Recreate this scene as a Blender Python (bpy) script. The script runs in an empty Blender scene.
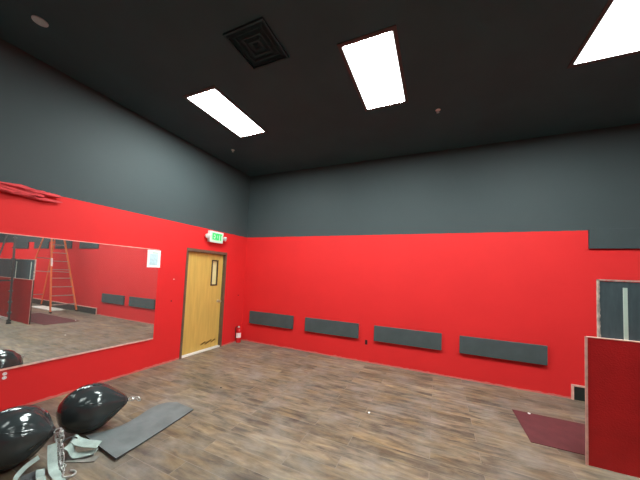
import bpy, bmesh, math, random
from mathutils import Vector, Matrix, Euler, noise
random.seed(7)
scn = bpy.context.scene
C = scn.collection

# ------------------------------------------------------------------ materials
def nt(m):
    m.use_nodes = True
    t = m.node_tree
    return t, t.nodes, t.links, t.nodes['Principled BSDF']

def setp(b, rough=.6, metal=0.0, spec=.5, **k):
    b.inputs['Roughness'].default_value = rough
    b.inputs['Metallic'].default_value = metal
    b.inputs['Specular IOR Level'].default_value = spec
    for a, v in k.items():
        b.inputs[a.replace('_', ' ')].default_value = v

def mat(name, col, rough=.6, metal=0.0, spec=.5, var=.12, scale=6, bump=0.0, bscale=60, stretch=(1, 1, 1), **k):
    """plain surface with slight procedural variation of tone and relief"""
    m = bpy.data.materials.new(name)
    t, N, L, b = nt(m)
    setp(b, rough, metal, spec, **k)
    tc = N.new('ShaderNodeTexCoord'); mp = N.new('ShaderNodeMapping')
    mp.inputs['Scale'].default_value = stretch
    L.new(tc.outputs['Object'], mp.inputs['Vector'])
    n = N.new('ShaderNodeTexNoise'); n.inputs['Scale'].default_value = scale; n.inputs['Detail'].default_value = 5
    L.new(mp.outputs['Vector'], n.inputs['Vector'])
    r = N.new('ShaderNodeValToRGB')
    lo = [c * (1 - var) for c in col]; hi = [min(1, c * (1 + var)) for c in col]
    r.color_ramp.elements[0].position = .3; r.color_ramp.elements[0].color = (*lo, 1)
    r.color_ramp.elements[1].position = .7; r.color_ramp.elements[1].color = (*hi, 1)
    L.new(n.outputs['Fac'], r.inputs['Fac']); L.new(r.outputs['Color'], b.inputs['Base Color'])
    if bump:
        n2 = N.new('ShaderNodeTexNoise'); n2.inputs['Scale'].default_value = bscale; n2.inputs['Detail'].default_value = 3
        L.new(mp.outputs['Vector'], n2.inputs['Vector'])
        bp = N.new('ShaderNodeBump'); bp.inputs['Strength'].default_value = bump; bp.inputs['Distance'].default_value = .01
        L.new(n2.outputs['Fac'], bp.inputs['Height']); L.new(bp.outputs['Normal'], b.inputs['Normal'])
    return m

def emis(name, col, s, base=(.8, .8, .8)):
    m = bpy.data.materials.new(name)
    t, N, L, b = nt(m)
    b.inputs['Base Color'].default_value = (*base, 1)
    b.inputs['Emission Color'].default_value = (*col, 1)
    b.inputs['Emission Strength'].default_value = s
    return m

RED = (.80, .016, .018)
GREY = (.052, .067, .071)

def wall_material():
    m = bpy.data.materials.new('two_tone_wall_paint')
    t, N, L, b = nt(m); setp(b, .62, 0, .22)
    g = N.new('ShaderNodeNewGeometry'); sx = N.new('ShaderNodeSeparateXYZ'); L.new(g.outputs['Position'], sx.inputs[0])
    def noise_n(scale, det=4, vec=None):
        n = N.new('ShaderNodeTexNoise'); n.inputs['Scale'].default_value = scale; n.inputs['Detail'].default_value = det
        L.new(vec or g.outputs['Position'], n.inputs['Vector']); return n
    def math_n(op, a, bb):
        q = N.new('ShaderNodeMath'); q.operation = op
        for i, v in ((0, a), (1, bb)):
            if isinstance(v, (int, float)): q.inputs[i].default_value = v
            else: L.new(v, q.inputs[i])
        return q.outputs[0]
    def mixc(fac, a, bb):
        q = N.new('ShaderNodeMix'); q.data_type = 'RGBA'
        for i, v in ((0, fac), (6, a), (7, bb)):
            if isinstance(v, (int, float)): q.inputs[i].default_value = v
            elif isinstance(v, tuple): q.inputs[i].default_value = (*v, 1)
            else: L.new(v, q.inputs[i])
        return q.outputs[2]
    n1 = noise_n(1.3)
    red = mixc(n1.outputs['Fac'], (.66, .021, .023), (.76, .026, .027))
    grey = mixc(n1.outputs['Fac'], tuple(c * .92 for c in GREY), tuple(c * 1.08 for c in GREY))
    ew = noise_n(7, 2)
    edge = math_n('ADD', 2.586, math_n('MULTIPLY', math_n('SUBTRACT', ew.outputs['Fac'], .5), .012))
    isg = math_n('GREATER_THAN', sx.outputs['Z'], edge)
    col = mixc(isg, red, grey)
    # scuffed, dusty bottom strip where the paint stops at the floor
    sc = noise_n(9, 5)
    lim = math_n('MULTIPLY', sc.outputs['Fac'], .055)
    low = math_n('LESS_THAN', sx.outputs['Z'], lim)
    col = mixc(math_n('MULTIPLY', low, .55), col, (.55, .26, .22))
    L.new(col, b.inputs['Base Color'])
    n2 = noise_n(140, 3); bp = N.new('ShaderNodeBump'); bp.inputs['Strength'].default_value = .12; bp.inputs['Distance'].default_value = .004
    L.new(n2.outputs['Fac'], bp.inputs['Height']); L.new(bp.outputs['Normal'], b.inputs['Normal'])
    return m

def floor_material():
    m = bpy.data.materials.new('vinyl_wood_planks')
    t, N, L, b = nt(m); setp(b, .5, 0, .35)
    g = N.new('ShaderNodeNewGeometry')
    br = N.new('ShaderNodeTexBrick')
    br.offset = .37; br.offset_frequency = 2; br.squash = 1
    br.inputs['Scale'].default_value = 1.0
    br.inputs['Brick Width'].default_value = 1.22; br.inputs['Row Height'].default_value = .178
    br.inputs['Mortar Size'].default_value = .0023; br.inputs['Mortar Smooth'].default_value = .4
    br.inputs['Color1'].default_value = (0, 0, 0, 1); br.inputs['Color2'].default_value = (1, 1, 1, 1)
    br.inputs['Mortar'].default_value = (.5, .5, .5, 1); br.inputs['Bias'].default_value = 0
    L.new(g.outputs['Position'], br.inputs['Vector'])
    sep = N.new('ShaderNodeSeparateColor'); L.new(br.outputs['Color'], sep.inputs[0])
    # every plank shifts the grain pattern
    off = N.new('ShaderNodeCombineXYZ')
    mu = N.new('ShaderNodeMath'); mu.operation = 'MULTIPLY'; mu.inputs[1].default_value = 37.0
    L.new(sep.outputs[0], mu.inputs[0]); L.new(mu.outputs[0], off.inputs[0]); L.new(mu.outputs[0], off.inputs[2])
    ad = N.new('ShaderNodeVectorMath'); ad.operation = 'ADD'; L.new(g.outputs['Position'], ad.inputs[0]); L.new(off.outputs[0], ad.inputs[1])
    mp = N.new('ShaderNodeMapping'); mp.inputs['Scale'].default_value = (2.4, 11, 1); L.new(ad.outputs[0], mp.inputs['Vector'])
    n = N.new('ShaderNodeTexNoise'); n.inputs['Scale'].default_value = 1.3; n.inputs['Detail'].default_value = 8; n.inputs['Roughness'].default_value = .62
    n.inputs['Distortion'].default_value = .5
    L.new(mp.outputs[0], n.inputs['Vector'])
    r = N.new('ShaderNodeValToRGB'); e = r.color_ramp.elements
    e[0].position = .30; e[0].color = (.075, .060, .048, 1)
    e[1].position = .72; e[1].color = (.29, .235, .165, 1)
    x = e.new(.45); x.color = (.145, .112, .082, 1)
    x = e.new(.58); x.color = (.21, .165, .118, 1)
    L.new(n.outputs['Fac'], r.inputs['Fac'])
    # tan and grey-blue blotches worn into the print
    bn = N.new('ShaderNodeTexNoise'); bn.inputs['Scale'].default_value = 1.0; bn.inputs['Detail'].default_value = 6; bn.inputs['Roughness'].default_value = .6
    bmp = N.new('ShaderNodeMapping'); bmp.inputs['Scale'].default_value = (2.0, 5.0, 1); bmp.inputs['Location'].default_value = (3, 7, 0)
    L.new(ad.outputs[0], bmp.inputs['Vector']); L.new(bmp.outputs[0], bn.inputs['Vector'])
    br2 = N.new('ShaderNodeValToRGB'); q = br2.color_ramp.elements
    q[0].position = .33; q[0].color = (.74, .77, .83, 1); q[1].position = .68; q[1].color = (1.15, 1.05, .88, 1)
    x = q.new(.5); x.color = (1, 1, 1, 1)
    L.new(bn.outputs['Fac'], br2.inputs['Fac'])
    ml = N.new('ShaderNodeMix'); ml.data_type = 'RGBA'; ml.blend_type = 'MULTIPLY'; ml.inputs[0].default_value = 1
    L.new(r.outputs[0], ml.inputs[6]); L.new(br2.outputs[0], ml.inputs[7])
    # plank to plank tone
    hv = N.new('ShaderNodeHueSaturation'); L.new(ml.outputs[2], hv.inputs['Color'])
    mr = N.new('ShaderNodeMapRange'); mr.inputs['To Min'].default_value = .78; mr.inputs['To Max'].default_value = 1.2
    L.new(sep.outputs[0], mr.inputs['Value']); L.new(mr.outputs[0], hv.inputs['Value'])
    hv.inputs['Saturation'].default_value = 1.1
    # dusty footprints and smears of drywall dust
    d = N.new('ShaderNodeTexNoise'); d.inputs['Scale'].default_value = 2.2; d.inputs['Detail'].default_value = 9; d.inputs['Roughness'].default_value = .65
    L.new(g.outputs['Position'], d.inputs['Vector'])
    dr = N.new('ShaderNodeValToRGB'); dr.color_ramp.elements[0].position = .46; dr.color_ramp.elements[0].color = (0, 0, 0, 1)
    dr.color_ramp.elements[1].position = .75; dr.color_ramp.elements[1].color = (.55, .55, .55, 1); L.new(d.outputs['Fac'], dr.inputs['Fac'])
    mx = N.new('ShaderNodeMix'); mx.data_type = 'RGBA'; L.new(dr.outputs[0], mx.inputs[0]); L.new(hv.outputs[0], mx.inputs[6]); mx.inputs[7].default_value = (.29, .27, .25, 1)
    # joints
    mj = N.new('ShaderNodeMix'); mj.data_type = 'RGBA'; L.new(br.outputs['Fac'], mj.inputs[0]); L.new(mx.outputs[2], mj.inputs[6]); mj.inputs[7].default_value = (.23, .195, .165, 1)
    L.new(mj.outputs[2], b.inputs['Base Color'])
    bp = N.new('ShaderNodeBump'); bp.inputs['Strength'].default_value = .15; bp.inputs['Distance'].default_value = .003
    L.new(n.outputs['Fac'], bp.inputs['Height']); L.new(bp.outputs['Normal'], b.inputs['Normal'])
    return m

def mirror_material():
    m = bpy.data.materials.new('dusty_mirror')
    t, N, L, b = nt(m); setp(b, .015, 1.0, .5)
    b.inputs['Base Color'].default_value = (.84, .87, .86, 1)
    d = N.new('ShaderNodeBsdfDiffuse'); d.inputs['Color'].default_value = (.62, .6, .6, 1)
    mx = N.new('ShaderNodeMixShader')
    n = N.new('ShaderNodeTexNoise'); n.inputs['Scale'].default_value = 2.5
    mr = N.new('ShaderNodeMapRange'); mr.inputs['To Min'].default_value = .03; mr.inputs['To Max'].default_value = .06
    L.new(n.outputs['Fac'], mr.inputs['Value']); L.new(mr.outputs[0], mx.inputs[0])
    L.new(b.outputs[0], mx.inputs[1]); L.new(d.outputs[0], mx.inputs[2])
    L.new(mx.outputs[0], N['Material Output'].inputs['Surface'])
    return m

def lens_material(LAMP):
    """prismatic acrylic lens lit by tubes; the tubes' band is brightest"""
    m = bpy.data.materials.new('lit_acrylic_lens')
    t, N, L, b = nt(m)
    b.inputs['Base Color'].default_value = (.8, .85, .84, 1)
    tc = N.new('ShaderNodeTexCoord'); sx = N.new('ShaderNodeSeparateXYZ'); L.new(tc.outputs['Object'], sx.inputs[0])
    a = N.new('ShaderNodeMath'); a.operation = 'ABSOLUTE'; L.new(sx.outputs['X'], a.inputs[0])
    mr = N.new('ShaderNodeMapRange'); mr.inputs['From Min'].default_value = .225; mr.inputs['From Max'].default_value = .262
    mr.inputs['To Min'].default_value = LAMP; mr.inputs['To Max'].default_value = 1.2
    L.new(a.outputs[0], mr.inputs['Value']); L.new(mr.outputs[0], b.inputs['Emission Strength'])
    b.inputs['Emission Color'].default_value = (.90, 1.0, .965, 1)
    return m

LAMP = 62
M = dict(
    wall=wall_material(), floor=floor_material(), mirror=mirror_material(), lens=lens_material(LAMP), dimlens=lens_material(8),
    ceiling=mat('charcoal_ceiling_paint', (.038, .088, .105), .8, var=.08, scale=2, bump=.1, bscale=120, spec=.25),
    lampframe=mat('dark_fixture_frame', (.05, .05, .05), .5),
    grille=mat('black_grille_metal', (.027, .062, .073), .75, spec=.2),
    foam=mat('grey_fabric_panel', (.068, .082, .085), .85, var=.08, bump=.3, bscale=300, spec=.2),
    upfoam=mat('grey_fabric_panel_dimmed', (.051, .066, .070), .7, var=.05, spec=.22),  # same fabric as the low panels, its dimmer look put into the colour
    wood=mat('maple_door_veneer', (.62, .40, .10), .5, var=.10, scale=3, stretch=(1, 6, .6)),
    bronze=mat('brown_door_frame_metal', (.135, .085, .055), .5, var=.15),
    blackmetal=mat('dark_bronze_bead', (.045, .03, .02), .5),
    litpane=mat('painted_window_light', (.78, .68, .36), .25, var=.05),  # opaque pane; the light seen in the door window is put into this yellow
    steel=mat('brushed_steel', (.62, .62, .60), .28, 1.0),
    chrome=mat('bright_chain_steel', (.50, .52, .51), .3, .6),
    white=mat('white_plastic', (.80, .78, .76), .4, var=.03),
    paper=mat('white_paper', (.85, .83, .82), .8, var=.02),
    print=mat('pale_blue_print', (.50, .66, .70), .8, var=.12, scale=30),
    printg=mat('pale_green_print', (.45, .66, .52), .8, var=.1),
    greenlit=emis('green_lit_letters', (.04, .62, .14), .8, (.02, .22, .06)),
    signface=emis('glowing_sign_face', (.35, 1, .5), .3, (.5, .6, .5)),
    lampglass=mat('clear_lamp_cover', (.75, .74, .72), .15),
    extred=mat('extinguisher_red', (.62, .02, .025), .25, var=.04),
    label=mat('pale_label', (.80, .72, .70), .6, var=.1, scale=40),
    black=mat('black_rubber', (.015, .015, .016), .5),
    vinyl=mat('glossy_black_vinyl', (.030, .038, .040), .15, spec=.6, var=.1, bump=.06, bscale=18),
    strap=mat('pale_grey_green_webbing', (.36, .44, .41), .8, var=.25, scale=14, bump=.3, bscale=220),
    darkstrap=mat('charcoal_webbing', (.05, .052, .055), .8, var=.15),
    mat_=mat('grey_rubber_sheet', (.135, .155, .158), .55, var=.22, scale=5, bump=.12, bscale=90, spec=.4),
    matedge=mat('rubber_sheet_edge', (.05, .055, .056), .8),
    redmat=mat('maroon_floor_mat', (.105, .020, .024), .75, var=.14, scale=7, bump=.1, bscale=90),
    redpanel=mat('deep_red_textured_panel', (.50, .012, .014), .5, var=.10, scale=5, bump=.35, bscale=75, spec=.35),
    pinkedge=mat('raw_pinkish_board_edge', (.70, .40, .34), .8, var=.2, scale=14),
    boardgrey=mat('slate_grey_board', (.066, .100, .115), .75, var=.16, scale=4, stretch=(6, 1, 1), spec=.4),
    torn=mat('torn_plaster_edge', (.46, .40, .35), .9, var=.35, scale=22),
    batten=mat('pale_green_grey_strip', (.58, .72, .64), .7, var=.08),
    cloth=mat('crumpled_red_fabric', (.62, .045, .055), .8, var=.2, scale=10),
    orange=mat('orange_fibreglass', (.80, .17, .045), .45, var=.06),
    alu=mat('ladder_aluminium', (.36, .25, .22), .5, .2),
    darkalu=mat('weathered_dark_aluminium', (.055, .05, .05), .45, .3),
    vinylbase=mat('black_vinyl_base', (.014, .020, .019), .4, var=.2),
    sheet=mat('white_board_sheet', (.78, .76, .72), .7, var=.06),
    hole=mat('dark_box_interior', (.03, .005, .006), .9),
)

# ------------------------------------------------------------------ geometry helpers
def obj(name, bm, m, parent=None, smooth=False, kind=None, loc=None, rot=None, bevel=0):
    me = bpy.data.meshes.new(name)
    bmesh.ops.recalc_face_normals(bm, faces=bm.faces[:])
    bm.to_mesh(me); bm.free()
    if smooth:
        for p in me.polygons: p.use_smooth = True
    me.materials.append(M[m] if isinstance(m, str) else m)
    o = bpy.data.objects.new(name, me); C.objects.link(o)
    if parent: o.parent = parent
    if loc: o.location = loc
    if rot: o.rotation_euler = rot
    if kind: o['kind'] = kind
    if bevel:
        b = o.modifiers.new('bevel', 'BEVEL'); b.width = bevel; b.segments = 2; b.limit_method = 'ANGLE'
    if smooth:
        try:
            me.set_sharp_from_angle(angle=math.radians(45))
        except Exception: pass
    return o

def empty(name, label, cat, loc=(0, 0, 0), rotz=0, group=None):
    o = bpy.data.objects.new(name, None); C.objects.link(o); o.empty_display_size = .1
    o.location = loc; o.rotation_euler = (0, 0, rotz)
    return tag(o, label, cat, group)

def tag(o, label, cat, group=None):
    o['label'] = label; o['category'] = cat
    if group: o['group'] = group
    return o

def box(bm, x0, x1, y0, y1, z0, z1, mtx=None):
    vs = [bm.verts.new((x, y, z)) for z in (z0, z1) for y in (y0, y1) for x in (x0, x1)]
    for f in ((0, 1, 3, 2), (4, 6, 7, 5), (0, 4, 5, 1), (2, 3, 7, 6), (0, 2, 6, 4), (1, 5, 7, 3)):
        bm.faces.new([vs[i] for i in f])
    if mtx: bmesh.ops.transform(bm, matrix=mtx, verts=vs)
    return vs

def B(*a, mtx=None):
    bm = bmesh.new()
    if isinstance(a[0], (tuple, list)):
        for q in a: box(bm, *q)
    else: box(bm, *a, mtx=mtx)
    return bm

def lathe(bm, prof, axis=(0, 0, 1), org=(0, 0, 0), seg=32, scale2=(1, 1)):
    """prof: (t along axis, radius)"""
    ax = Vector(axis).normalized(); q = Vector((0, 0, 1)).rotation_difference(ax); O = Vector(org)
    rings = []
    for t, r in prof:
        if r < 1e-5: rings.append([bm.verts.new(O + q @ Vector((0, 0, t)))])
        else: rings.append([bm.verts.new(O + q @ Vector((r * math.cos(a) * scale2[0], r * math.sin(a) * scale2[1], t))) for a in [2 * math.pi * i / seg for i in range(seg)]])
    for A, Bq in zip(rings, rings[1:]):
        for i in range(seg):
            j = (i + 1) % seg
            a = [A[0]] if len(A) == 1 else [A[i], A[j]]
            b = [Bq[0]] if len(Bq) == 1 else [Bq[j], Bq[i]]
            if len(a) + len(b) > 2: bm.faces.new(a + b)
    for R_ in (rings[0], rings[-1]):
        if len(R_) > 2: bm.faces.new(R_)
    return bm

def tube(bm, pts, r, seg=8, closed=False):
    pts = [Vector(p) for p in pts]; n = len(pts); rings = []
    up = Vector((.123, .456, .88)).normalized()
    for i, p in enumerate(pts):
        d = (pts[(i + 1) % n] - pts[i - 1]) if closed else (pts[min(i + 1, n - 1)] - pts[max(i - 1, 0)])
        d.normalize(); u = d.cross(up).normalized(); w = u.cross(d)
        rr = r[i] if isinstance(r, (list, tuple)) else r
        rings.append([bm.verts.new(p + rr * (math.cos(a) * u + math.sin(a) * w)) for a in [2 * math.pi * k / seg for k in range(seg)]])
    m = n if closed else n - 1
    for i in range(m):
        A, D = rings[i], rings[(i + 1) % n]
        for k in range(seg):
            bm.faces.new((A[k], A[(k + 1) % seg], D[(k + 1) % seg], D[k]))
    if not closed:
        bm.faces.new(rings[0]); bm.faces.new(rings[-1])
    return bm

def beam(bm, a, b, w, d, side):
    """rectangular bar from a to b; side = direction of the width w"""
    a, b = Vector(a), Vector(b); t = (b - a).normalized(); s = Vector(side); s = (s - t * s.dot(t)).normalized(); n = t.cross(s)
    vs = [bm.verts.new(p + i * s * w / 2 + j * n * d / 2) for p in (a, b) for i, j in ((-1, -1), (1, -1), (1, 1), (-1, 1))]
    for f in ((0, 1, 2, 3), (7, 6, 5, 4), (0, 4, 5, 1), (1, 5, 6, 2), (2, 6, 7, 3), (3, 7, 4, 0)):
        bm.faces.new([vs[i] for i in f])
    return bm

def spline(pts, n=8):
    pts = [Vector(p) for p in pts]; P = [2 * pts[0] - pts[1]] + pts + [2 * pts[-1] - pts[-2]]; out = []
    for i in range(1, len(P) - 2):
        for k in range(n):
            t = k / n; a, b, c, d = P[i - 1:i + 3]
            out.append(.5 * ((2 * b) + (c - a) * t + (2 * a - 5 * b + 4 * c - d) * t * t + (3 * b - a - 3 * c + d) * t ** 3))
    out.append(pts[-1]); return out

def ribbon(bm, pts, sides, width, th=.004, n=8):
    """flat webbing of real thickness: centre line pts, width direction sides"""
    c = spline(pts, n); s = spline(sides, n); rings = []
    for i, (p, w) in enumerate(zip(c, s)):
        w = w.normalized(); d = (c[min(i + 1, len(c) - 1)] - c[max(i - 1, 0)]).normalized()
        nn = d.cross(w); nn = nn.normalized() if nn.length > 1e-4 else Vector((0, 0, 1))
        rings.append([bm.verts.new(p + a * w * width / 2 + b * nn * th / 2) for a, b in ((-1, -1), (1, -1), (1, 1), (-1, 1))])
    for A, D in zip(rings, rings[1:]):
        for k in range(4): bm.faces.new((A[k], A[(k + 1) % 4], D[(k + 1) % 4], D[k]))
    bm.faces.new(rings[0]); bm.faces.new(rings[-1])
    return bm

def copy_tree(o, parent=None):
    c = o.copy(); C.objects.link(c); c.parent = parent
    for ch in [x for x in C.objects if x.parent == o]: copy_tree(ch, c)
    return c

# ------------------------------------------------------------------ room shell
ZC = 4.175; XR = 14.6; YR = -9.6
DY0, DY1, DZ = -1.735, -.665, 2.135          # door opening with its frame in the left wall
obj('floor', B(-.15, XR + .15, YR - .15, .15, -.1, 0), 'floor', kind='structure')
obj('ceiling', B(-.15, XR + .15, YR - .15, .15, ZC, ZC + .12), 'ceiling', kind='structure')
obj('wall_back', B(0, XR, 0, .15, 0, ZC), 'wall', kind='structure')
obj('wall_left', B((-.15, 0, YR, DY0, 0, ZC), (-.15, 0, DY1, .15, 0, ZC), (-.15, 0, DY0, DY1, DZ, ZC)), 'wall', kind='structure')
obj('wall_right', B(XR, XR + .15, YR, .15, 0, ZC), 'wall', kind='structure')
obj('wall_rear', B(-.15, XR + .15, YR - .15, YR, 0, ZC), 'wall', kind='structure')

# low black base with its pale unpainted trim, starting part way along the back wall
bb = obj('baseboard_back', B(6.395, XR - .02, -.012, -.001, 0, .20), 'vinylbase', kind='structure')
obj('trim_1', B((6.365, 6.395, -.02, -.001, 0, .225), (6.395, XR - .02, -.02, -.001, .20, .225)), 'pinkedge', kind='structure')

# ------------------------------------------------------------------ door
door = empty('door_1', 'maple veneer door with a narrow window in the left wall', 'door'); door['kind'] = 'structure'
del door['label']; del door['category']
fr = .045
obj('door_frame', B((-.13, .012, DY0, DY0 + fr, 0, DZ), (-.13, .012, DY1 - fr, DY1, 0, DZ), (-.13, .012, DY0 + fr, DY1 - fr, DZ - fr - .01, DZ),
                    (-.13, -.10, DY0 + fr, DY0 + fr + .015, 0, DZ - fr), (-.13, -.10, DY1 - fr - .015, DY1 - fr, 0, DZ - fr)), 'bronze', door)
sy0, sy1, sz1 = DY0 + fr + .004, DY1 - fr - .004, DZ - fr - .014
wy0, wy1, wz0, wz1 = -1.02, -.875, 1.40, 1.925
sx0, sx1 = -.10, -.055
slab = obj('door_slab', B((sx0, sx1, sy0, wy0, .035, sz1), (sx0, sx1, wy1, sy1, .035, sz1), (sx0, sx1, wy0, wy1, .035, wz0), (sx0, sx1, wy0, wy1, wz1, sz1)), 'wood', door)
obj('vision_frame', B((-.06, -.045, wy0 - .022, wy0 + .008, wz0 - .022, wz1 + .022), (-.06, -.045, wy1 - .008, wy1 + .022, wz0 - .022, wz1 + .022),
                      (-.06, -.045, wy0, wy1, wz0 - .022, wz0 + .008), (-.06, -.045, wy0, wy1, wz1 - .008, wz1 + .022)), 'blackmetal', door)
obj('vision_pane', B(-.082, -.076, wy0, wy1, wz0, wz1), 'litpane', door)
bm = bmesh.new()
lathe(bm, [(0, .032), (.008, .032), (.012, .014), (.045, .012), (.05, .026), (.07, .03), (.082, .022), (.085, 0)], (1, 0, 0), (-.055, -.80, 1.03), 20)
obj('door_knob', bm, 'steel', door, True)
bm = bmesh.new()
for z in (.25, 1.05, 1.85): lathe(bm, [(-.05, .009), (.05, .009)], (0, 0, 1), (-.048, DY0 + fr + .004, z), 10)
obj('hinge', bm, 'steel', door, True)
obj('door_sweep', B(sx0 - .01, .0, DY0 + fr, DY1 - fr, 0, .03), 'white', door)
# scuffs on the veneer near the floor
bm = bmesh.new()
for k in range(7):
    y = -1.17 + k * .055; z = .15 + .02 * math.sin(k * 2.1) + k * .004
    vs = [bm.verts.new((sx1 + .0012, y + a * .045, z + b * .022 + a * .008)) for a, b in ((-1, 0), (-.5, -.8), (.6, -.6), (1, .1), (.5, .8), (-.4, .6))]
    bm.faces.new(vs)
bmesh.ops.solidify(bm, geom=bm.faces[:], thickness=.0008)
obj('scuff_mark', bm, mat('brown_scuff', (.30, .17, .045), .8, var=.3, scale=30), door)

# ------------------------------------------------------------------ exit sign
sg = empty('exit_sign', 'white emergency exit sign with lit green lettering above the wooden door', 'sign', (.0, -1.07, 2.44))
obj('housing', B(.004, .075, -.19, .19, -.125, .115), 'white', sg, bevel=.008)
face = obj('sign_face', B(.0755, .081, -.165, .165, -.095, .09), 'signface', sg)
def letter(ch, y0, w, h=.145, t=.033):
    bm = bmesh.new(); z0 = -.07; z1 = z0 + h; x0, x1 = .0812, .086
    if ch == 'E':
        box(bm, x0, x1, y0, y0 + t, z0, z1)
        for z in (z0, (z0 + z1) / 2 - t * .45, z1 - t * .9): box(bm, x0, x1, y0 + t, y0 + w, z, z + t * .9)
    if ch == 'X':
        for s in (1, -1): beam(bm, ((x0 + x1) / 2, y0 + w / 2 - s * w * .38, z0), ((x0 + x1) / 2, y0 + w / 2 + s * w * .38, z1), t, x1 - x0, (0, 1, 0))
    if ch == 'I': box(bm, x0, x1, y0 + w / 2 - t / 2, y0 + w / 2 + t / 2, z0, z1)
    if ch == 'T':
        box(bm, x0, x1, y0, y0 + w, z1 - t * .9, z1); box(bm, x0, x1, y0 + w / 2 - t / 2, y0 + w / 2 + t / 2, z0, z1 - t * .9)
    return bm
for ch, y0, w in (('E', -.130, .066), ('X', -.056, .072), ('I', .020, .035), ('T', .062, .076)):
    obj('letter', letter(ch, y0, w), 'greenlit', face)
for s in (-1, 1):
    hb = bmesh.new()
    lathe(hb, [(0, .03), (.02, .045), (.06, .05), (.065, .046), (.065, 0)], (1, s * .35, -.25), (.03, s * .235, .0), 20)
    lathe(hb, [(0, .018), (.05, .018)], (0, s, 0), (.035, s * .185, 0), 12)
    hd = obj('emergency_lamp', hb, 'white', sg, True)
    lb = bmesh.new(); lathe(lb, [(.0655, .042), (.069, .038), (.071, 0)], (1, s * .35, -.25), (.03, s * .235, .0), 20)
    obj('lamp_cover', lb, 'lampglass', hd, True)

# ------------------------------------------------------------------ mirror on left wall
mr = empty('wall_mirror', 'long frameless wall mirror with a pale bottom rail on the red wall', 'mirror', (0, -2.29, 1.26))
def rel(bm, o): bmesh.ops.translate(bm, vec=-Vector(o), verts=bm.verts[:]); return bm
MO = (0, -2.29, 1.26)
obj('mirror_glass', rel(B(.003, .009, -7.2, -2.285, .512, 2.026), MO), 'mirror', mr)
obj('bottom_rail', rel(B(.001, .016, -7.2, -2.285, .490, .510), MO), 'pinkedge', mr)
obj('top_rail', rel(B(.001, .012, -7.2, -2.285, 2.027, 2.036), MO), 'pinkedge', mr)

pp = empty('paper_notice', 'white paper notice taped over the upper right corner of the mirror', 'paper', (.0, -2.375, 1.87))
obj('sheet', B(.0125, .0135, -.112, .112, -.148, .148), 'paper', pp, rot=(math.radians(1), 0, 0))
obj('printed_area', B((.0136, .0141, -.075, .065, -.11, .085)), 'print', pp)
obj('printed_heading', B((.0136, .0141, -.03, .07, .092, .112)), 'printg', pp)

# outlet low on the wall below the mirror
ol = empty('wall_outlet', 'small duplex outlet low on red wall below the mirror', 'outlet', (0, -3.985, .425))
obj('cover_plate', B(.001, .007, -.036, .036, -.057, .057), mat('red_painted_plate', (.62, .020, .022), .5), ol, bevel=.002)
for z in (-.022, .022):
    s_ = obj('receptacle', lathe(bmesh.new(), [(0, .018), (.004, .018), (.004, 0)], (1, 0, 0), (.007, 0, z), 20), 'white', ol, True)
    obj('slot', B((.0112, .0118, -.008, -.006, z - .004, z + .006), (.0112, .0118, .006, .008, z - .004, z + .006)), 'black', s_)

# empty electrical box in the back wall
eb = empty('outlet_box', 'small dark empty electrical box hole low in the red back wall', 'electrical box', (3.175, 0, .40))
obj('rim', B((-.028, -.022, -.004, -.001, -.05, .05), (.022, .028, -.004, -.001, -.05, .05), (-.022, .022, -.004, -.001, .044, .05), (-.022, .022, -.004, -.001, -.05, -.044)), mat('red_box_rim', (.4, .01, .015), .6), eb)
obj('recess', B(-.022, .022, -.003, -.001, -.044, .044), 'hole', eb)

# little wall anchors and nail holes
for (y, z, m_, lab) in ((-1.965, 1.52, 'pinkedge', 'tiny pale patch of bare plaster beside the door frame'), (-1.985, 1.12, 'hole', 'small dark screw hole left of the door'), ):
    o = obj('wall_anchor', lathe(bmesh.new(), [(0, .013), (.003, .012), (.004, 0)], (1, 0, 0), (0, 0, 0), 12), m_, loc=(.0005, y, z)); tag(o, lab, 'screw')
o = obj('wall_anchor', lathe(bmesh.new(), [(0, .013), (.003, .012), (.004, 0)], (1, 0, 0), (0, 0, 0), 12), 'hole', loc=(.0005, -.20, 1.13)); tag(o, 'small dark screw hole right of the door near the corner', 'screw')

# ------------------------------------------------------------------ red fabric bundled along the top of the red paint
def fabric(y0, y1, cx, cz, r, seed, taper=.25):
    bm = bmesh.new(); n = 220; seg = 30; rings = []
    for i in range(n + 1):
        y = y0 + (y1 - y0) * i / n; e = min(1, (n - i) / n / taper * 1.0) if taper else 1; e = .35 + .65 * e ** .5
        ring = []
        for k in range(seg):
            a = 2 * math.pi * k / seg
            f = 1 + .42 * math.sin(3 * a + seed + y * 3.1) * .5 + .75 * noise.noise(Vector((math.cos(a) * 1.9 + seed, y * 6.0, math.sin(a) * 1.9))) + .35 * noise.noise(Vector((math.cos(a) * 4 + seed, y * 22.0, math.sin(a) * 4)))
            rr = r * e * f
            dz = .022 * noise.noise(Vector((seed * 3, y * 3.3, 0)))
            ring.append(bm.verts.new((max(.002, cx + rr * .75 * math.cos(a)), y, cz + dz + rr * math.sin(a))))
        rings.append(ring)
    for A, D in zip(rings, rings[1:]):
        for k in range(seg): bm.faces.new((A[k], A[(k + 1) % seg], D[(k + 1) % seg], D[k]))
    bm.faces.new(rings[0]); bm.faces.new(rings[-1])
    return bm
fb = empty('fabric_bundle', 'crumpled red fabric bundle fixed along the top of the red paint above the mirror', 'fabric', (0, 0, 0))
obj('upper_fold', fabric(-6.4, -3.66, .035, 2.565, .030, 1.0, .1), 'cloth', fb, True)
obj('middle_fold', fabric(-6.4, -3.82, .050, 2.535, .026, 4.2, .12), 'cloth', fb, True)
obj('lower_fold', fabric(-6.4, -3.64, .030, 2.500, .017, 7.7, .05), 'cloth', fb, True)

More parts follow.
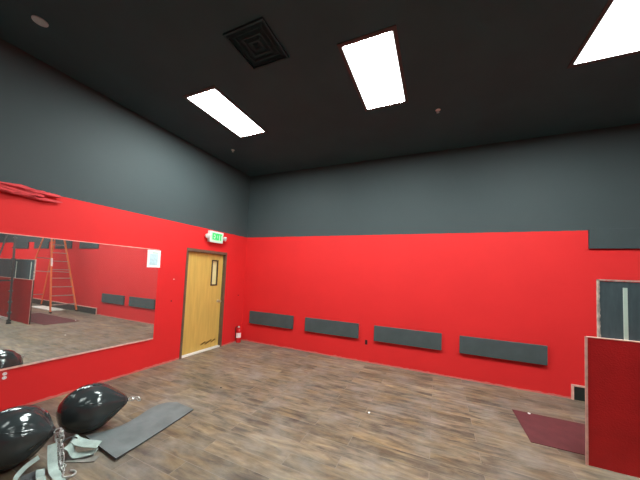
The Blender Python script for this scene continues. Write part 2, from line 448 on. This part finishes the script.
# ------------------------------------------------------------------ grey acoustic panels
def wall_panel(xc, zc, w, label, group, th=.045, m_='foam'):
    t = empty('wall_panel', label, 'wall panel', (xc, 0, zc), 0, group)
    obj('panel_core', B(-w / 2, w / 2, -th, -.002, -.15, .15), m_, t, bevel=.004)
    return t
LOW = [(.865, 'grey horizontal panel low on back wall, nearest the corner and extinguisher'),
       (2.400, 'grey horizontal panel low on back wall, second from the room corner'),
       (3.945, 'grey horizontal panel low on back wall just right of the empty outlet box'),
       (5.458, 'grey horizontal panel low on back wall nearest the red partition')]
for x, lab in LOW: wall_panel(x, .608, 1.225, lab, 'low grey wall panels')
UP = [(7.19, 'grey panel high on back wall above the grey board, its left end stepping below the grey paint'),
      (8.98, 'grey panel high on back wall, seen in mirror behind the steps of the orange ladder'),
      (10.77, 'grey panel high on back wall, seen in mirror behind the leaning rear rail of the orange ladder'),
      (12.56, 'grey panel high on back wall, seen in mirror above the grey board beside the dark ladder')]
for x, lab in UP:
    wall_panel(x, 2.452, 1.225, lab, 'high grey wall panels', .035, 'upfoam')

# ------------------------------------------------------------------ fire extinguisher
fe = empty('fire_extinguisher', 'small red fire extinguisher standing on floor in the corner by the door', 'fire extinguisher', (.085, -.20, 0), .5)
obj('cylinder', lathe(bmesh.new(), [(0, .045), (.006, .054), (.02, .057), (.27, .057), (.30, .052), (.325, .036), (.34, .022), (.355, .020), (.355, 0)], seg=28), 'extred', fe, True)
obj('label_band', lathe(bmesh.new(), [(.12, .0575), (.12, .0582), (.235, .0582), (.235, .0575)], seg=28), 'label', fe, True)
bm = bmesh.new(); lathe(bm, [(.355, .02), (.36, .024), (.385, .024), (.39, .015), (.40, 0)], seg=16)
vb = obj('valve', bm, 'steel', fe, True)
obj('pressure_gauge', lathe(bmesh.new(), [(0, .014), (.012, .014), (.012, 0)], (0, -1, 0), (0, -.022, .372), 16), 'white', vb, True)
bm = bmesh.new(); beam(bm, (-.02, 0, .395), (.085, 0, .445), .022, .006, (0, 1, 0)); beam(bm, (-.02, 0, .385), (.08, 0, .395), .020, .006, (0, 1, 0))
obj('handle', bm, 'extred', fe)
bm = bmesh.new(); tube(bm, spline([(-.02, 0, .375), (-.06, .0, .37), (-.082, 0, .32), (-.075, 0, .24), (-.068, 0, .16)], 6), .008, 8)
hs = obj('hose', bm, 'black', fe, True)
obj('nozzle', lathe(bmesh.new(), [(0, .009), (.05, .014), (.05, 0)], (0, 0, -1), (-.068, 0, .165), 12), 'black', hs, True)

# ------------------------------------------------------------------ ceiling lights, diffuser, sprinklers
def ceiling_light(x, y, label, group, lens='lens'):
    t = empty('ceiling_light', label, 'ceiling light', (x, y, ZC), 0, group)
    a, b = .305, .61; i, j = .268, .562
    obj('light_frame', B((-a, -i, -b, b, -.012, -.001), (i, a, -b, b, -.012, -.001), (-i, i, -b, -j, -.012, -.001), (-i, i, j, b, -.012, -.001)), 'lampframe', t)
    obj('lens', B(-i, i, -j, j, -.008, -.003), lens, t)
    return t
XS = [1.40, 3.745, 6.06, 10.76, 13.1]
names = ['bright rectangular ceiling light above the door wall, leftmost in view',
         'bright rectangular ceiling light in the middle, second from the left wall',
         'bright rectangular ceiling light at the upper right, cut by the picture edge',
         'ceiling light over the far right of the room, outside the picture',
         'ceiling light nearest the right wall, outside the picture']
first = None
for r_, yy in enumerate((-2.265, -6.1)):
    for k, x in enumerate(XS):
        lab = names[k] if r_ == 0 else None
        if first is None:
            first = ceiling_light(x, yy, lab, 'ceiling lights'); continue
        if r_ == 1 and k == 0:
            second = ceiling_light(x, yy, None, 'ceiling lights', 'dimlens'); c = second
        else: c = copy_tree(first if r_ == 0 else second); c.location = (x, yy, ZC)
        c['label'] = lab or ('dimmer ceiling light behind the camera %s' % ['nearest the mirror wall', 'straight above and behind it', 'right of the middle', 'towards the far right', 'nearest the right wall'][k])

vd = empty('ceiling_vent', 'black square louvred air diffuser in the dark ceiling between two lights', 'vent', (2.63, -3.165, ZC))
for k in range(4):
    a = .23 - k * .058; z0 = -.020 + .003 * k
    bm = bmesh.new()
    b0 = a - .040
    vs = []
    for (s, z) in ((a, z0 + .014), (b0, z0 - .004)):
        vs.append([bm.verts.new((sx_ * s, sy_ * s, z)) for sx_, sy_ in ((-1, -1), (1, -1), (1, 1), (-1, 1))])
    for i in range(4): bm.faces.new((vs[0][i], vs[0][(i + 1) % 4], vs[1][(i + 1) % 4], vs[1][i]))
    bmesh.ops.solidify(bm, geom=bm.faces[:], thickness=.003)
    obj('louvre', bm, 'grille', vd)
obj('diffuser_frame', B((-.25, .25, -.25, -.23, -.022, -.001), (-.25, .25, .23, .25, -.022, -.001), (-.25, -.23, -.23, .23, -.022, -.001), (.23, .25, -.23, .23, -.022, -.001)), 'grille', vd)
obj('back_plate', B(-.23, .23, -.23, .23, -.004, -.001), 'grille', vd)

o = empty('smoke_detector', 'round pale disc on the dark ceiling at upper left', 'detector', (.715, -4.21, ZC))
obj('disc', lathe(bmesh.new(), [(.001, .062), (.010, .060), (.016, .045), (.018, 0)], (0, 0, -1), (0, 0, 0), 28), mat('grey_white_plastic', (.42, .62, .66), .6), o, True)
def sprinkler(x, y, lab):
    t = empty('sprinkler_head', lab, 'sprinkler', (x, y, ZC), 0, 'sprinkler heads')
    obj('escutcheon', lathe(bmesh.new(), [(.001, .035), (.004, .034), (.010, .018), (.010, 0)], (0, 0, -1), seg=20), 'white', t, True)
    bm = bmesh.new(); lathe(bm, [(.01, .008), (.035, .008), (.036, .02), (.039, .02), (.039, 0)], (0, 0, -1), seg=14)
    obj('deflector', bm, 'steel', t, True)
sprinkler(.618, -1.325, 'tiny white sprinkler head on ceiling above the door')
sprinkler(4.426, -1.328, 'tiny white sprinkler head on ceiling right of the middle light')

# ------------------------------------------------------------------ partition, grey board, floor mat
pt = empty('partition_panel', 'waist-high deep red textured panel with a pale raw edge standing at right', 'partition', (5.825, -1.85, .012))
PO = (5.86, -1.85, 0)
obj('panel_face', rel(B(5.868, 9.9, -1.853, -1.822, -.011, 1.208), PO), 'redpanel', pt)
obj('end_edge', rel(B(5.858, 5.868, -1.852, -1.822, -.011, 1.212), PO), 'blackmetal', pt)
obj('front_trim', rel(B(5.846, 5.866, -1.860, -1.853, -.011, 1.214), PO), 'pinkedge', pt)
obj('top_edge', rel(B(5.868, 9.9, -1.855, -1.822, 1.208, 1.216), PO), 'pinkedge', pt)

gb = empty('grey_board', 'slate grey board with torn plaster edge standing behind the red panel', 'board', (5.938, -1.79, 0))
GO = (5.92, -1.79, 0)
obj('board_face', rel(B(5.925, 9.9, -1.812, -1.790, 0, 1.782), GO), 'boardgrey', gb)
bm = bmesh.new()      # ragged border
n = 150; rnd = random.Random(3)
def ragged(bm, horizontal):
    prev = None
    L0, L1 = (5.912, 9.9) if horizontal else (.0, 1.80)
    m = 260 if horizontal else 90
    for i in range(m + 1):
        s = L0 + (L1 - L0) * i / m
        w = .014 + .010 * noise.noise(Vector((s * 9, 5 if horizontal else 11, 0))) + .010 * noise.noise(Vector((s * 31, 2, 7)))
        w = max(.006, w)
        q = []
        for yv in (-1.816, -1.786):
            if horizontal: q += [(s, yv, 1.80), (s, yv, 1.80 - w)]
            else: q += [(5.912, yv, s), (5.912 + w, yv, s)]
        cur = [bm.verts.new(p) for p in q]
        if prev:
            for a, b in ((0, 1), (1, 3), (3, 2), (2, 0)): bm.faces.new((prev[a], prev[b], cur[b], cur[a]))
        else: bm.faces.new((cur[0], cur[1], cur[3], cur[2]))
        prev = cur
    bm.faces.new((prev[0], prev[1], prev[3], prev[2]))
ragged(bm, True); obj('torn_top_edge', rel(bm, GO), 'torn', gb)
bm = bmesh.new(); ragged(bm, False); obj('torn_side_edge', rel(bm, GO), 'torn', gb)
for xs in (6.112, 7.05, 8.3):
    bm = bmesh.new(); beam(bm, (xs, -1.816, .9), (xs - .004, -1.816, 1.725), .030, .007, (1, 0, 0))
    obj('pale_strip', rel(bm, GO), 'batten', gb)

o = obj('floor_mat', B(0, 2.5, -.79, 0, .001, .006), 'redmat', loc=(5.43, -.885, 0)); tag(o, 'flat maroon mat on the floor behind the red partition panel', 'mat')
# white sheet lying by the back wall (seen in the mirror)
o = obj('white_sheet', B(0, 1.7, -.36, 0, .001, .016), 'sheet', loc=(8.15, -.12, 0)); tag(o, 'white board sheet lying on the floor along the back wall, seen in mirror', 'board')
# pale strip at the foot of the partition (seen in the mirror)
o = obj('skirting_strip', B(0, 1.6, 0, .03, 0, .06), 'white', loc=(7.0, -1.895, 0)); tag(o, 'loose white trim strip at the foot of the red panel, seen in mirror', 'trim')

# ------------------------------------------------------------------ ladders
def ladder(name, label, cat_mats, loc, rotz, H, wb, wt, lean, spread, nsteps, gap, rw=.075):
    rail, step, cap = cat_mats
    t = empty(name, label, 'ladder', loc, rotz)
    ax = lean
    for s in (-1, 1):
        bm = bmesh.new(); beam(bm, (0, s * wb / 2, .01), (ax - .03, s * wt / 2, H), rw, min(.028, rw * .6), (1, 0, 0))
        r = obj('front_rail', bm, rail, t)
        bm = bmesh.new(); box(bm, -.045, .045, s * wb / 2 - .022, s * wb / 2 + .022, 0, .05); obj('rubber_foot', bm, 'black', r)
        if s < 0 and rail == 'orange':
            bm = bmesh.new(); f0, f1 = .46, .54
            P = lambda f: Vector((f * (ax - .03) - .040, -(wb / 2 + (wt / 2 - wb / 2) * f) , f * H))
            beam(bm, P(f0), P(f1), .050, .004, (0, 1, 0)); obj('rail_label', bm, 'label', r)
        bm = bmesh.new(); beam(bm, (spread, s * wb * .46, .01), (ax + .03, s * wt * .46, H), rw * .6, min(.025, rw * .5), (1, 0, 0))
        r = obj('rear_rail', bm, rail, t)
        bm = bmesh.new(); box(bm, spread - .03, spread + .03, s * wb * .46 - .018, s * wb * .46 + .018, 0, .04); obj('rubber_foot', bm, 'black', r)
    for k in range(nsteps):
        z = .27 + gap * k; f = z / H; w = wb + (wt - wb) * f
        if f > .97: break
        bm = bmesh.new(); x = f * (ax - .03)
        box(bm, x - .04, x + .045, -w / 2 + .012, w / 2 - .012, z - .012, z + .012); obj('step', bm, step, t)
    for z in (.45, 1.9):
        if z > H * .8: break
        f = z / H; x = spread + (ax + .03 - spread) * f; w = wb * .92 + (wt * .92 - wb * .92) * f
        bm = bmesh.new(); beam(bm, (x, -w / 2, z), (x, w / 2, z), .03, .012, (0, 0, 1)); obj('rear_brace', bm, step, t)
    for s in (-1, 1):
        z = H * .40; f = z / H; w = wb + (wt - wb) * f
        bm = bmesh.new(); beam(bm, (f * (ax - .03), s * w / 2 * .97, z), (spread + (ax + .03 - spread) * f, s * w / 2 * .93, z), .025, .006, (0, 0, 1)); obj('spreader', bm, step, t)
    obj('top_cap', B(ax - .12, ax + .12, -wt / 2 - .03, wt / 2 + .03, H - .01, H + .07), cap, t)
    return t
ladder('step_ladder', 'tall orange step ladder standing open near the back wall, seen in mirror', ('orange', 'alu', 'orange'), (7.62, -.38, 0), 0, 3.5, .72, .24, 1.2, 2.6, 11, .305)
ladder('step_ladder', 'dark aluminium step ladder standing in front of the red panel, seen in mirror', ('darkalu', 'darkalu', 'darkalu'), (6.52, -2.02, 0), math.radians(-73), 2.95, .46, .34, .08, .60, 9, .305, .045)

# ------------------------------------------------------------------ training bags
def link_mesh(R_, r, L_):
    pts = []
    for i in range(16):
        a = 2 * math.pi * i / 16
        x = R_ * math.cos(a); y = R_ * math.sin(a) + (L_ / 2 if math.sin(a) > 0 else -L_ / 2)
        pts.append((x, y, 0))
    return tube(bmesh.new(), pts, r, 8, closed=True)

def punch_bag(label, centre, tip, r=.235, roll=0):
    Cn, T = Vector(centre), Vector(tip); ax = (T - Cn); Ln = ax.length; ax.normalize()
    t = empty('punch_bag', label, 'punch bag', (Cn.x, Cn.y, 0), 0, 'teardrop punch bags')
    O = Cn - Vector((Cn.x, Cn.y, 0))
    prof = [(-r, 0)]
    for i in range(1, 26):
        a = math.pi * i / 26
        tt = -r * math.cos(a); rr = r * math.sin(a)
        if tt > r * .70: break
        prof.append((tt, rr))
    t0, r0 = prof[-1]; slope = -t0 / r0
    rt = .040
    for k in range(1, 13):
        u = k / 12; h = (Ln - t0)
        # hermite from the sphere to the neck
        rr = (2 * u**3 - 3 * u**2 + 1) * r0 + (u**3 - 2 * u**2 + u) * h * slope + (-2 * u**3 + 3 * u**2) * rt + (u**3 - u**2) * h * -1.0
        prof.append((t0 + h * u, rr))
    prof.append((Ln, 0))
    bm = lathe(bmesh.new(), [(t_ * 1.12 if t_ < 0 else t_, r_) for t_, r_ in prof], ax, O, 64)
    for v in bm.verts:      # soft dimples and a slightly flattened foot
        q = v.co - O; d = q.normalized()
        v.co += d * (.004 * noise.noise(v.co * 9) + .003 * noise.noise(v.co * 22))
        tt = (v.co - O).dot(ax); u = max(0, (tt - .35 * r) / (Ln - .35 * r))   # gathered wrinkles towards the neck
        rad = (v.co - O) - ax * tt
        if rad.length > .01:
            an = math.atan2(rad.dot(ax.cross(Vector((0, 0, 1))).normalized()), rad.dot(Vector((0, 0, 1))))
            v.co += rad.normalized() * .010 * u * (1 - u) * 2 * math.sin(11 * an + 3 * noise.noise(v.co * 5))
        if v.co.z < .004: v.co.z = .004 + (v.co.z - .004) * .1
    body = obj('bag_body', bm, 'vinyl', t, True)
    for k in range(4):      # stitched seams run from neck to base
        a = roll + k * math.pi / 2; q = Vector((0, 0, 1)).rotation_difference(ax); pts = []
        for tt, rr in [(t_ * 1.12 if t_ < 0 else t_, r_) for t_, r_ in prof][2:-1]:
            p = O + q @ Vector((math.cos(a) * (rr + .0005), math.sin(a) * (rr + .0005), tt))
            p.z = max(p.z, .006); pts.append(p)
        obj('seam_piping', tube(bmesh.new(), pts, .0028, 6), 'vinyl', body, True)
    cb = lathe(bmesh.new(), [(Ln - .02, .043), (Ln - .012, .050), (Ln + .004, .040), (Ln + .012, .018), (Ln + .02, .016), (Ln + .02, 0)], ax, O, 24)
    obj('collar', cb, 'black', t, True)
    # eye ring at the neck
    q = Vector((0, 1, 0)).rotation_difference(ax)
    bm = link_mesh(.020, .0055, .012)
    bmesh.ops.transform(bm, matrix=Matrix.Translation(O + ax * (Ln + .045)) @ q.to_matrix().to_4x4() @ Matrix.Rotation(.6, 4, 'Y'), verts=bm.verts[:])
    ring = obj('eye_ring', bm, 'chrome', t, True)
    return t, O, ax, Ln

def chain(parent, pts, tip_hook=True, pitch=.036):
    """links threaded along a path; each link a mesh of its own"""
    P = spline(pts, 14); ch = bpy.data.objects.new('chain', None); C.objects.link(ch); ch.parent = parent
    acc = 0; d0 = P[0]; base = None; k = 0
    Ls = [P[0]]; 
    for a, b in zip(P, P[1:]):
        seg = (b - a).length; s = pitch - acc
        while s <= seg:
            Ls.append(a + (b - a) * (s / seg)); s += pitch
        acc = (acc + seg) % pitch
    me = None
    for i in range(len(Ls) - 1):
        d = (Ls[i + 1] - Ls[i]).normalized()
        if me is None:
            o = obj('chain_link', link_mesh(.0135, .0050, .026), 'chrome', ch, True); me = o.data
        else:
            o = bpy.data.objects.new('chain_link', me); C.objects.link(o); o.parent = ch
        q = Vector((0, 1, 0)).rotation_difference(d)
        o.matrix_local = Matrix.Translation((Ls[i] + Ls[i + 1]) / 2) @ q.to_matrix().to_4x4() @ Matrix.Rotation(.5 + (i % 2) * math.pi / 2, 4, 'Y')
    return ch, Ls[-1]

b1, O1, ax1, L1 = punch_bag('glossy black teardrop punch bag lying by the grey rubber sheet, neck pointing right', (1.165, -3.70, .232), (1.358, -3.465, .255), .232, .4)
b2, O2, ax2, L2 = punch_bag('glossy black teardrop punch bag in the lower left corner with a chain hanging off', (1.19, -4.265, .236), (1.405, -4.095, .25), .236, .1)
w1 = Vector((b1.location.x, b1.location.y, 0)); w2 = Vector((b2.location.x, b2.location.y, 0))
# short end chain on the first bag
t1 = O1 + ax1 * (L1 + .065)
ch, e = chain(b1, [t1, t1 + Vector((.010, .030, -.002)), t1 + Vector((.035, .050, -.03))])
# long chain falling from the neck of the second bag to the floor
t2 = O2 + ax2 * (L2 + .06)
W = lambda x, y, z: Vector((x, y, z)) - w2
ch, e = chain(b2, [t2, W(1.455, -4.075, .17), W(1.495, -4.08, .09), W(1.55, -4.085, .02), W(1.63, -4.10, .013), W(1.69, -4.12, .013)])
ch2, e2 = chain(b2, [t2 + Vector((.008, .015, -.012)), W(1.48, -4.055, .13), W(1.525, -4.055, .04), W(1.56, -4.075, .013), W(1.62, -4.08, .013)])
bm = bmesh.new()
hook = spline([W(1.70, -4.115, .012), W(1.725, -4.135, .012), W(1.765, -4.135, .012), W(1.79, -4.105, .012), W(1.78, -4.075, .012), W(1.745, -4.065, .012), W(1.715, -4.08, .012)], 5)
tube(bm, hook, .008, 8); obj('snap_hook', bm, 'chrome', b2, True)

# ------------------------------------------------------------------ webbing straps
def strap(label, pts, sides, w, m='strap', th=.006, stitch=True):
    o = obj('webbing_strap', ribbon(bmesh.new(), pts, sides, w, th), m, smooth=True)
    return tag(o, label, 'strap')
Y = (0.2, 1, 0); X = (1, .15, 0)
strap('pale webbing strap folded in an S between the bags and the grey sheet',
      [(1.465, -4.015, .075), (1.475, -4.01, .100), (1.495, -3.99, .075), (1.52, -3.985, .040), (1.56, -3.975, .025), (1.62, -3.925, .028), (1.665, -3.875, .036)],
      [(-.3, 1, .3), (-.3, 1, .2), (-.5, .9, .1), (-.6, .8, .1), (-.6, .75, .1), (-.6, .75, .1), (-.6, .75, .1)], .066)
strap('short pale strap loop lying uppermost against the near corner of the grey sheet',
      [(1.41, -3.955, .10), (1.44, -3.95, .125), (1.48, -3.935, .105), (1.54, -3.91, .090), (1.60, -3.88, .085), (1.655, -3.85, .078)],
      [(-.6, .8, .4), (-.6, .8, .4), (-.6, .8, .4), (-.6, .8, .3), (-.5, .8, .2), (-.5, .8, .2)], .078)
strap('dull grey webbing strap flat on floor beneath the S-folded strap',
      [(1.50, -4.02, .005), (1.57, -3.99, .005), (1.65, -3.95, .005), (1.73, -3.90, .006)],
      [(-.6, .8, 0)] * 4, .075, mat('dusty_webbing', (.22, .21, .19), .85, var=.2))
strap('wide pale strap hanging from the chain neck and running out of the lower frame edge',
      [(1.485, -4.115, .18), (1.50, -4.12, .14), (1.54, -4.13, .08), (1.61, -4.145, .022), (1.73, -4.160, .010), (1.87, -4.185, .008)],
      [(.2, 1, 0)] * 6, .060)
strap('pale crumpled strap spread on the floor left of the hanging chain',
      [(1.545, -4.205, .020), (1.565, -4.21, .055), (1.61, -4.225, .020), (1.66, -4.24, .045), (1.72, -4.25, .016), (1.82, -4.265, .014)],
      [(.4, 1, .3), (.3, 1, -.3), (.3, 1, .3), (.3, 1, -.2), (.3, 1, 0), (.3, 1, 0)], .050)
strap('narrow pale strap arching from under the lower left bag',
      [(1.47, -4.19, .110), (1.475, -4.24, .095), (1.48, -4.28, .075), (1.50, -4.325, .045), (1.55, -4.36, .012), (1.62, -4.385, .008)],
      [(.5, .2, -.8), (.5, .2, -.8), (.6, .3, -.7), (.7, .4, -.5), (.8, -.4, -.2), (.8, -.5, 0)], .035)
strap('charcoal webbing strap lying flat between the pale straps at lower left',
      [(1.50, -4.255, .030), (1.57, -4.28, .010), (1.67, -4.31, .004), (1.82, -4.34, .004)],
      [(.3, 1, 0)] * 4, .085, 'darkstrap')
strap('thin dark cord looping between the two punch bags',
      [(1.43, -4.04, .125), (1.435, -4.00, .145), (1.445, -3.96, .145), (1.46, -3.93, .125)],
      [(0, 0, 1)] * 4, .012, 'darkstrap')

# ------------------------------------------------------------------ grey rubber sheet
bm = bmesh.new()
outline = [(1.296, -3.79), (1.365, -3.56), (1.375, -3.36), (1.33, -3.19), (1.325, -3.04), (1.37, -2.94), (1.46, -2.885), (1.60, -2.885), (1.772, -2.925), (1.80, -3.15), (1.835, -3.42), (1.87, -3.65), (1.905, -3.845), (1.60, -3.815)]
cx = sum(p[0] for p in outline) / len(outline); cy = sum(p[1] for p in outline) / len(outline)
left = outline[:7]; rows = []
nv, nu = 26, 12
Lf = spline([(x, y, 0) for x, y in [(1.296, -3.79), (1.385, -3.56), (1.375, -3.36), (1.32, -3.17), (1.315, -3.03), (1.36, -2.95), (1.44, -2.895)]], 6)
Rf = spline([(x, y, 0) for x, y in [(1.905, -3.845), (1.872, -3.66), (1.852, -3.50), (1.832, -3.34), (1.812, -3.2), (1.792, -3.06), (1.772, -2.92)]], 6)
for a, b in zip(Lf, Rf):
    row = []
    for i in range(nu + 1):
        u = i / nu; p = a.lerp(b, u)
        z = .014 + .006 * (noise.noise(Vector((p.x * 4, p.y * 4, 3))) + .3) + (.012 * max(0, -3.68 - p.y) / .15)
        row.append((p.x, p.y, max(.013, z)))
    rows.append(row)
top = [[bm.verts.new(p) for p in r] for r in rows]; bot = [[bm.verts.new((p[0], p[1], p[2] - .0125)) for p in r] for r in rows]
for i in range(len(rows) - 1):
    for j in range(nu):
        bm.faces.new((top[i][j], top[i][j + 1], top[i + 1][j + 1], top[i + 1][j])); bm.faces.new((bot[i][j], bot[i + 1][j], bot[i + 1][j + 1], bot[i][j + 1]))
nr = len(rows)
bd = [(0, j) for j in range(nu)] + [(i, nu) for i in range(nr - 1)] + [(nr - 1, j) for j in range(nu, 0, -1)] + [(i, 0) for i in range(nr - 1, 0, -1)]
for k in range(len(bd)):
    (i, j), (p, q) = bd[k], bd[(k + 1) % len(bd)]
    f = bm.faces.new((top[i][j], top[p][q], bot[p][q], bot[i][j])); f.material_index = 1
o = obj('rubber_sheet', bm, 'mat_'); o.data.materials.append(M['matedge'])
tag(o, 'grey rubber sheet lying flat on the floor to the right of the punch bag', 'rubber sheet')

# ------------------------------------------------------------------ crumbs on the floor
def crumb(x, y, r, lab, m='paper'):
    bm = bmesh.new(); bmesh.ops.create_icosphere(bm, subdivisions=2, radius=r)
    for v in bm.verts: v.co *= 1 + .35 * noise.noise(v.co * 60 + Vector((x, y, 0))); v.co.z *= .5
    o = obj('paper_scrap', bm, m, smooth=False, loc=(x, y, r * .42)); tag(o, lab, 'scrap')
crumb(3.704, -1.926, .014, 'tiny white scrap on the floor in the middle of the room')
crumb(5.611, -0.910, .017, 'tiny white scrap on the edge of the maroon mat')
crumb(1.593, -2.287, .012, 'tiny dark chip on the floor between the rubber sheet and the door', 'darkstrap')

# ------------------------------------------------------------------ world, camera, colour
w = bpy.data.worlds.new('World'); scn.world = w; w.use_nodes = True
w.node_tree.nodes['Background'].inputs[0].default_value = (.02, .02, .02, 1)
cam = bpy.data.cameras.new('Camera'); co = bpy.data.objects.new('Camera', cam); C.objects.link(co)
co.location = (4.4598, -5.3482, 1.7228)
co.rotation_mode = 'XYZ'; co.rotation_euler = (1.62263550, -.0438783272, .415296962)
cam.sensor_width = 36; cam.sensor_fit = 'HORIZONTAL'; cam.lens = 263.406532 / 640 * 36
cam.shift_x = -.65 / 640; cam.shift_y = 21.06 / 640
cam.clip_start = .05
scn.camera = co
vs = scn.view_settings; vs.view_transform = 'Standard'; vs.look = 'None'; vs.gamma = 1; vs.exposure = .36; vs.use_curve_mapping = False
